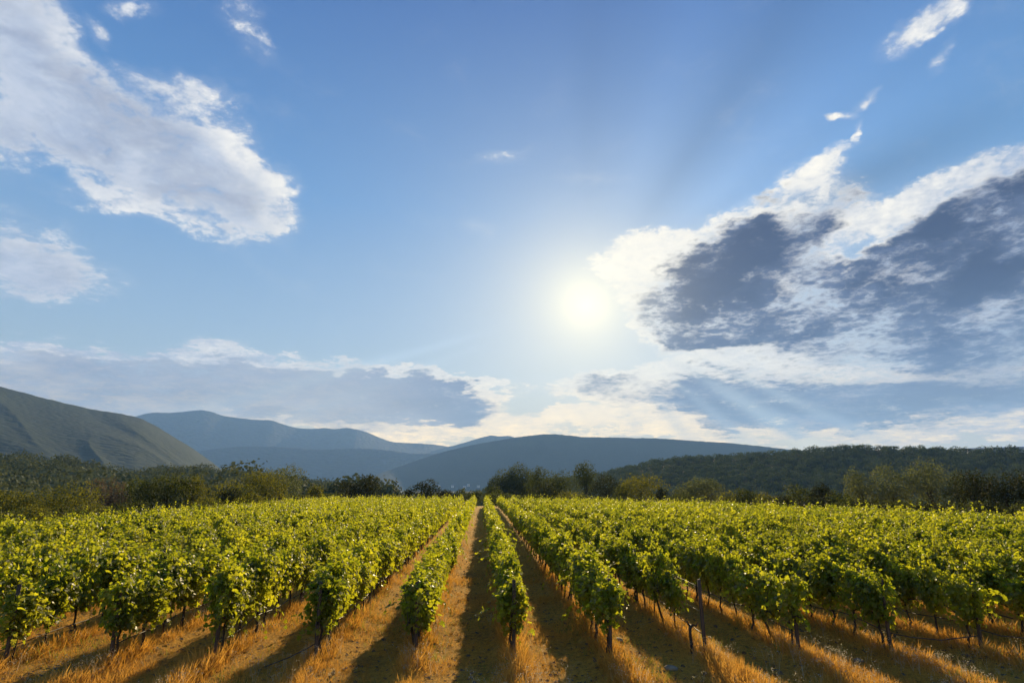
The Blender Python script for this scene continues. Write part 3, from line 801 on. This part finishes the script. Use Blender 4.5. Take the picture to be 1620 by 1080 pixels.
# ------------------------------------------------------------------ trees and shrubs round the field
def crown(h, w, z0, n, size, lobes, droop=0.0, dens=0.8, top=0.5):
    """leaf clumps over many overlapping lobes; h = total height, w = crown width, z0 = crown bottom"""
    hh = (h - z0) / 2; zc = z0 + hh
    C, Rr = [], []; lobes = max(lobes, 14)
    for i in range(lobes):
        v = rvec(1)[0]; q = rng.uniform(.30, .62)
        rad_ = rng.uniform(.34, .50)
        C.append((v[0] * w / 2 * q, v[1] * w / 2 * q, zc + v[2] * hh * q)); Rr.append(rad_)
    C.append((0, 0, zc)); Rr.append(.70)
    C = np.array(C); Rr = np.array(Rr)
    idx = rng.choice(len(C), n, p=Rr ** 2 / (Rr ** 2).sum())
    v = rvec(n); v[:, 2] = np.where(rng.random(n) < .35, np.abs(v[:, 2]), v[:, 2])
    sc = np.stack([Rr * w / 2, Rr * w / 2, Rr * hh * 1.05], 1)[idx]
    rr_ = rng.uniform(.55, 1.02, n) ** .4
    rr_ = rr_ * (1 + .22 * (fbm(v[:, 0] * 3 + idx * 5.1 + 9, v[:, 1] * 3 + v[:, 2] * 2, 2, 8) - .5) * 2)
    P = C[idx] + v * sc * rr_[:, None]; v_n = v
    m_ = P[:, 2] > z0 * .6; P, v_n = P[m_], v_n[m_]
    zt = np.percentile(P[:, 2], 99.3); k = (h - z0) / (zt - z0)
    P[:, 2] = z0 + (P[:, 2] - z0) * k
    for q in (0, 1):
        lo, hi = np.percentile(P[:, q], [1.5, 98.5]); P[:, q] = (P[:, q] - (lo + hi) / 2) * w / (hi - lo)
    keep = fbm(P[:, 0] * 1.1 + 70, P[:, 2] * 1.1 + P[:, 1] * .6, 2, int(rng.integers(900))) > (1 - dens) * .62
    m_ = keep | (rng.random(len(P)) < .25); P, v_n = P[m_], v_n[m_]
    m = len(P)
    nor = v_n + rvec(m) * .5
    tip = rvec(m) + np.array([0, 0, -droop])
    return scatter(QL * np.array([1.15, 1, 1]), QLF, P, tip, nor, size * rng.uniform(.55, 1.3, m)), C

def trunk_of(h, w, C, r):
    parts = []
    lean = rng.normal(0, .03, 2) * h
    zt = h * .55
    u = np.linspace(0, 1, 6)
    main = np.stack([lean[0] * u ** 2, lean[1] * u ** 2, -.3 + (zt + .3) * u], 1)
    parts.append(tube(main, np.linspace(r, r * .45, 6), 8))
    for c in C[rng.permutation(len(C))[:9]]:
        s = rng.uniform(.3, .95); a = main[0] + (main[-1] - main[0]) * s
        mid = (a + c) / 2 + np.array([0, 0, -.04 * h])
        parts.append(tube([a, mid, c], [r * .38, r * .24, r * .08], 5))
    return join(parts)

def tree(x, ytop, wpx, dist, mat, label, name='tree', cat='tree', n=None, z0f=.18, size=None, lobes=16, group=None, droop=0., dens=.93, trunk=None, hmin=0):
    a, t = ray(x, ytop)
    X, Y = math.sin(a) * dist, math.cos(a) * dist
    zb = float(ground_z(X, Y))
    h = CAMZ + dist * t - zb
    wz = math.cos(a - YAW) * dist
    w = wpx / FPX * wz * math.cos(a - YAW) ** 1 * 1.06
    h = max(h, hmin, .6)
    size = size or max(.12, dist * .0020)
    n = n or int(min(15000, 500 + 2.6 * w * h / size ** 2))
    (cr, C) = crown(h, w, h * z0f, n, size, lobes, droop, dens)
    e = link(name, None, None, (X, Y, zb), rng.uniform(0, .4))
    tag(e, label, cat, group)
    link('crown', mesh_np('crown', *cr, mat), e)
    link('trunk', mesh_np('trunk', *trunk_of(h, w, C, trunk or .025 * h + .03), M_trunk, True), e)
    return e

# left of the vineyard
tree(20, 776, 90, 60, M_olive, 'dull green bush at the far left edge below the wooded hill', 'bush', 'bush', z0f=.02)
tree(98, 764, 120, 62, M_olive, 'broad olive green bush, leftmost large one beside the vineyard', 'bush', 'bush', z0f=.02, lobes=22)
tree(176, 757, 62, 70, M_twig, 'thin greyish bare branched shrub between two green bushes at left', 'shrub', 'shrub', z0f=.03, dens=.35, n=2600)
tree(228, 757, 66, 74, M_tree, 'dark green tree, left part of the dense clump at left', z0f=.04)
tree(272, 748, 72, 76, M_tree, 'tallest dark green tree in the dense clump at left', z0f=.04)
tree(311, 752, 34, 78, M_olive, 'slender yellow green tree at right end of the dense clump', z0f=.04)
tree(364, 763, 84, 84, M_olive, 'round yellow green bush with a small dark shrub before it', 'bush', 'bush', z0f=.02, lobes=20)
tree(366, 772, 34, 80, M_dark, 'small near black rounded shrub before the yellow green bush', 'shrub', 'shrub', z0f=.02)
tree(422, 746, 66, 90, M_olive, 'rounded brownish green tree at the right of left clump', z0f=.04, lobes=20)
tree(447, 737, 62, 100, M_willow, 'greyish green tree rising just behind the rounded brownish one', z0f=.06)
tree(498, 768, 22, 112, M_olive, 'small round green bush beside a patch of dry grass', 'bush', 'bush', z0f=.02)
# two dark groups on the far edge
tree(552, 762, 36, 136, M_dark, 'low dark tree joined to a taller one on far vineyard edge', z0f=.03)
tree(581, 752, 38, 138, M_dark, 'taller of two dark trees standing together on far edge', z0f=.06)
tree(646, 774, 13, 138, M_dark, 'tiny dark round bush alone beside the far dark tree', 'bush', 'bush', z0f=.02)
tree(677, 759, 43, 140, M_dark, 'lone broad dark tree on the far edge left of centre', z0f=.05)
tree(705, 775, 26, 142, M_dark, 'low dark bush right of the lone broad dark tree', 'bush', 'bush', z0f=.02)
tree(729, 774, 24, 144, M_tree, 'low bush just left of where the central lane ends', 'bush', 'bush', z0f=.02)
tree(752, 775, 20, 142, M_tree, 'small dark bush at the very end of the central lane', 'bush', 'bush', z0f=.02)
tree(781, 769, 22, 146, M_tree, 'small leafy tree just right of where the central lane ends', z0f=.05)
# centre right
tree(800, 745, 52, 245, M_tree, 'hazy dark tree at the left foot of wooded slope', n=6000)
tree(822, 735, 50, 250, M_tree, 'high crowned hazy tree topping the dark slope left of the poplars', n=6000)
tree(851, 739, 32, 165, M_tree, 'upright feathery tree left of the tall poplar', z0f=.1, dens=.6)
tree(884, 746, 44, 168, M_tree, 'wide feathery tree between two upright ones', z0f=.1, dens=.65)
tree(862, 766, 48, 132, M_dark, 'low dark hedge like bush before the feathery trees', 'bush', 'bush', z0f=.02)
tree(893, 777, 50, 130, M_olive, 'very low flat green bush before the tall poplar', 'bush', 'bush', z0f=.02)
tree(925, 731, 32, 160, M_tree, 'tallest slender poplar with an open crown right of centre', 'poplar_tree', 'tree', z0f=.22, dens=.55, lobes=14)
tree(958, 752, 46, 140, M_dark, 'dark irregular tree right beside the tall slender poplar', z0f=.04)
tree(1012, 751, 60, 122, M_olive, 'large dome shaped green tree right of the tall poplar', z0f=.02, lobes=24)
tree(985, 764, 30, 126, M_tree, 'smaller green tree leaning on the dome shaped one', z0f=.03)
tree(1047, 772, 18, 118, M_dark, 'small dark bush right of the dome shaped tree', 'bush', 'bush', z0f=.02)
tree(1088, 759, 44, 112, M_willow, 'left half of a pale rounded pair of trees', z0f=.04)
tree(1120, 756, 46, 114, M_willow, 'right half of a pale rounded pair of trees', z0f=.04)
tree(1150, 778, 32, 98, M_olive, 'low green bush right of the pale rounded pair', 'bush', 'bush', z0f=.02)
tree(1180, 773, 40, 98, M_tree, 'wide low bush between the pale pair and leafy tree', 'bush', 'bush', z0f=.02)
tree(1208, 780, 28, 94, M_olive, 'small low bush in the gap before the leafy tree', 'bush', 'bush', z0f=.02)
tree(1262, 767, 44, 90, M_tree, 'bushy bright topped tree left of the dark ragged one', z0f=.03)
tree(1299, 764, 34, 90, M_dark, 'ragged dark tree left of the big pale trees', z0f=.05, dens=.6)
tree(1325, 776, 46, 86, M_tree, 'low bush at the foot of the big pale trees', 'bush', 'bush', z0f=.02)
tree(1356, 744, 46, 98, M_willow, 'leftmost of the big pale grey green trees at right', z0f=.04)
tree(1398, 737, 62, 96, M_willow, 'middle tree of the big pale grey green clump', z0f=.04, lobes=22)
tree(1466, 727, 84, 94, M_willow, 'tallest and broadest pale grey green tree at right', z0f=.04, lobes=28)
tree(1508, 750, 40, 90, M_willow, 'pale tree squeezed between the broadest tree and dark ones', z0f=.04)
tree(1535, 744, 62, 84, M_dark, 'leftmost of three broad dark trees near right edge', z0f=.03, lobes=20)
tree(1582, 747, 66, 80, M_dark, 'middle of three broad dark trees near right edge', z0f=.03, lobes=20)
tree(1625, 746, 60, 78, M_dark, 'rightmost broad dark tree cut off by the right edge', z0f=.03, lobes=20)
tree(1680, 742, 80, 80, M_dark, 'dark tree just past the right edge of photo', z0f=.03, lobes=20)

# low shrubs filling the hedge lines
for i, (x, y, w, d) in enumerate([(-10, 800, 60, 50), (25, 804, 60, 49), (60, 798, 60, 52), (110, 800, 60, 54), (150, 798, 50, 56), (190, 797, 40, 58), (330, 788, 46, 70), (215, 792, 40, 62), (395, 780, 40, 78)]):
    tree(x, y, w, d, (M_olive, M_tree)[i % 2], 'low scruffy green shrub bordering the left side of vineyard', 'shrub', 'shrub', z0f=.0, lobes=8, group='shrubs along the left side')
for i, (x, y, w, d) in enumerate([(1070, 781, 40, 104), (1230, 784, 40, 86), (1340, 788, 50, 80), (1375, 790, 60, 78), (1425, 792, 60, 76), (1475, 793, 60, 74), (1525, 794, 60, 70), (1575, 795, 60, 69), (1620, 795, 60, 68), (1290, 786, 44, 84), (1660, 795, 70, 66)]):
    tree(x, y, w, d, (M_tree, M_dark)[i % 2], 'low scruffy dark shrub bordering the right side of vineyard', 'shrub', 'shrub', z0f=.0, lobes=8, group='shrubs along the right side')
for i, (x, y, w, d) in enumerate([(470, 781, 40, 116), (520, 779, 50, 124), (620, 782, 40, 130), (790, 780, 50, 134), (830, 782, 50, 128), (930, 784, 50, 124), (975, 786, 40, 116)]):
    tree(x, y, w, d, M_tree, 'low green shrub along the far end of vineyard', 'shrub', 'shrub', z0f=.0, lobes=8, group='shrubs along the far end')

# ------------------------------------------------------------------ woods on the hills (masses)
BLB = 10
def wood(name, label, fn, a0, a1, r0, r1, sp, ht, per, size, cond=None, mat=None):
    n = int(.5 * (r1 ** 2 - r0 ** 2) * (a1 - a0) / sp ** 2)
    a = rng.uniform(a0, a1, n); r = np.sqrt(rng.uniform(r0 ** 2, r1 ** 2, n))
    z = np.maximum(fn(a, r), ground_z(np.sin(a) * r, np.cos(a) * r))
    if cond is not None:
        m = cond(a, r, z); a, r, z = a[m], r[m], z[m]; n = len(a)
    X = np.sin(a) * r; Y = np.cos(a) * r
    H = ht * rng.uniform(.55, 1.25, n) * (.8 + .4 * fbm(X / 30, Y / 30, 2, 6)); W = H * rng.uniform(.50, .72, n)
    c = np.repeat(np.arange(n), per); m = len(c)
    v = rvec(m); v[:, 2] = np.where((v[:, 2] < -.3) & (rng.random(m) < .6), -v[:, 2], v[:, 2])
    bump = 1 + .35 * (fbm(v[:, 0] * 2.2 + c * 3.7 + 7, v[:, 1] * 2.2 + v[:, 2] * 1.7, 2, 2) - .5) * 2
    q = rng.uniform(.75, 1.0, m) * bump
    P = np.stack([X[c] + v[:, 0] * W[c] * q, Y[c] + v[:, 1] * W[c] * q, z[c] + H[c] * .46 + v[:, 2] * H[c] * .5 * q], 1)
    V, Q = scatter(QL * np.array([1.3, 1, 1]), QLF, P, rvec(m), v + rvec(m) * .4, size * rng.uniform(.6, 1.3, m))
    tag(link(name, mesh_np(name, V, Q, mat or M_wood)), label, 'woodland', kind='stuff')
deg = math.radians
wood('woodland', 'dense dark green woodland covering the low hill at left', h_wl, deg(-50), deg(-9), 150, 455, 7.8, 9.5, 210, .85, mat=M_wood2)
wood('woodland', 'dense scrubby woodland covering the long ridge at right', h_wr, deg(-3), deg(48), 380, 930, 7.4, 8.0, 75, 1.15)
vf = lambda a, r: ground_z(np.sin(a) * r, np.cos(a) * r)
wood('woodland', 'hazy belts of trees on the flat valley floor beyond the vineyard', vf, deg(-20), deg(6), 620, 2600, 26, 11, 60, 2.0,
     cond=lambda a, r, z: (fbm(np.sin(a) * r / 160, np.cos(a) * r / 90, 2, 3) > .5))

wood('woodland', 'low dark scrub and small trees sloping down behind the vineyard', vf, deg(-24), deg(12), 190, 620, 17, 5.5, 130, .6,
     cond=lambda a, r, z: (fbm(np.sin(a) * r / 60, np.cos(a) * r / 40, 2, 3) > .5))

# ------------------------------------------------------------------ far houses
def house(x, y, r, w, d, h, name, label, group, zf=None, flat=False):
    a, t = ray(x, y)
    X, Y = math.sin(a) * r, math.cos(a) * r
    z = float(zf(a, r)) if zf else float(ground_z(X, Y))
    if zf is None: z = max(z, CAMZ + r * t - h)
    e = link(name, None, None, (X, Y, z), -a + rng.uniform(-.3, .3))
    tag(e, label, 'house', group)
    link('wall', mesh_np('wall', *boxv(-w / 2, w / 2, -d / 2, d / 2, -3, h), M_white), e)
    rv = np.array([(-w / 2 - .4, -d / 2 - .4, h + .01), (w / 2 + .4, -d / 2 - .4, h + .01), (w / 2 + .4, d / 2 + .4, h + .01), (-w / 2 - .4, d / 2 + .4, h + .01), (-w / 2, 0, h + d * .28), (w / 2, 0, h + d * .28)], float)
    rf = np.array([(0, 1, 5), (0, 5, 4), (2, 3, 4), (2, 4, 5), (0, 4, 3), (1, 2, 5), (0, 3, 2), (0, 2, 1)])
    link('roof', mesh_np('roof', rv, rf, M_roof), e)
    for q in range(3):
        xc = -w / 2 + w * (q + .5) / 3
        link('window', mesh_np('window', *boxv(xc - .6, xc + .6, -d / 2 - .05, -d / 2 + .02, h * .4, h * .75), M_dim), e)
    return e
for (x, y) in [(629, 765), (694, 768), (716, 768), (735, 769), (757, 768), (741, 766)]:
    house(x, y, 2700 + rng.uniform(-150, 150), rng.uniform(10, 14), 8, 5.5, 'house', 'tiny pale house among trees on the hazy valley floor', 'pale houses in the far valley')
house(1545, 703, 905, 20, 9, 5, 'farmhouse', 'long low pale building among trees on the right ridge, left one', 'pale buildings on the right ridge', h_wr)
house(1597, 702, 905, 34, 9, 5, 'farmhouse', 'longer low pale building on the ridge skyline nearest right edge', 'pale buildings on the right ridge', h_wr)

# ------------------------------------------------------------------ haze
hm = bpy.data.materials.new('haze_air'); hm.use_nodes = True
hn = NG(hm.node_tree); hm.node_tree.nodes.clear()
pv = hn.n('ShaderNodeVolumePrincipled')
pv.inputs['Color'].default_value = (0.30, 0.55, 1.0, 1)
pv.inputs['Density'].default_value = 0.000078
pv.inputs['Anisotropy'].default_value = 0.15
ho = hn.n('ShaderNodeOutputMaterial'); hm.node_tree.links.new(pv.outputs[0], ho.inputs['Volume'])
V, Q = boxv(-12000, 12000, -300, 11400, -60, 1330)
tag(link('haze', mesh_np('haze', V, Q, hm)), 'thin blue evening haze in the air over the whole valley', 'haze', kind='stuff')
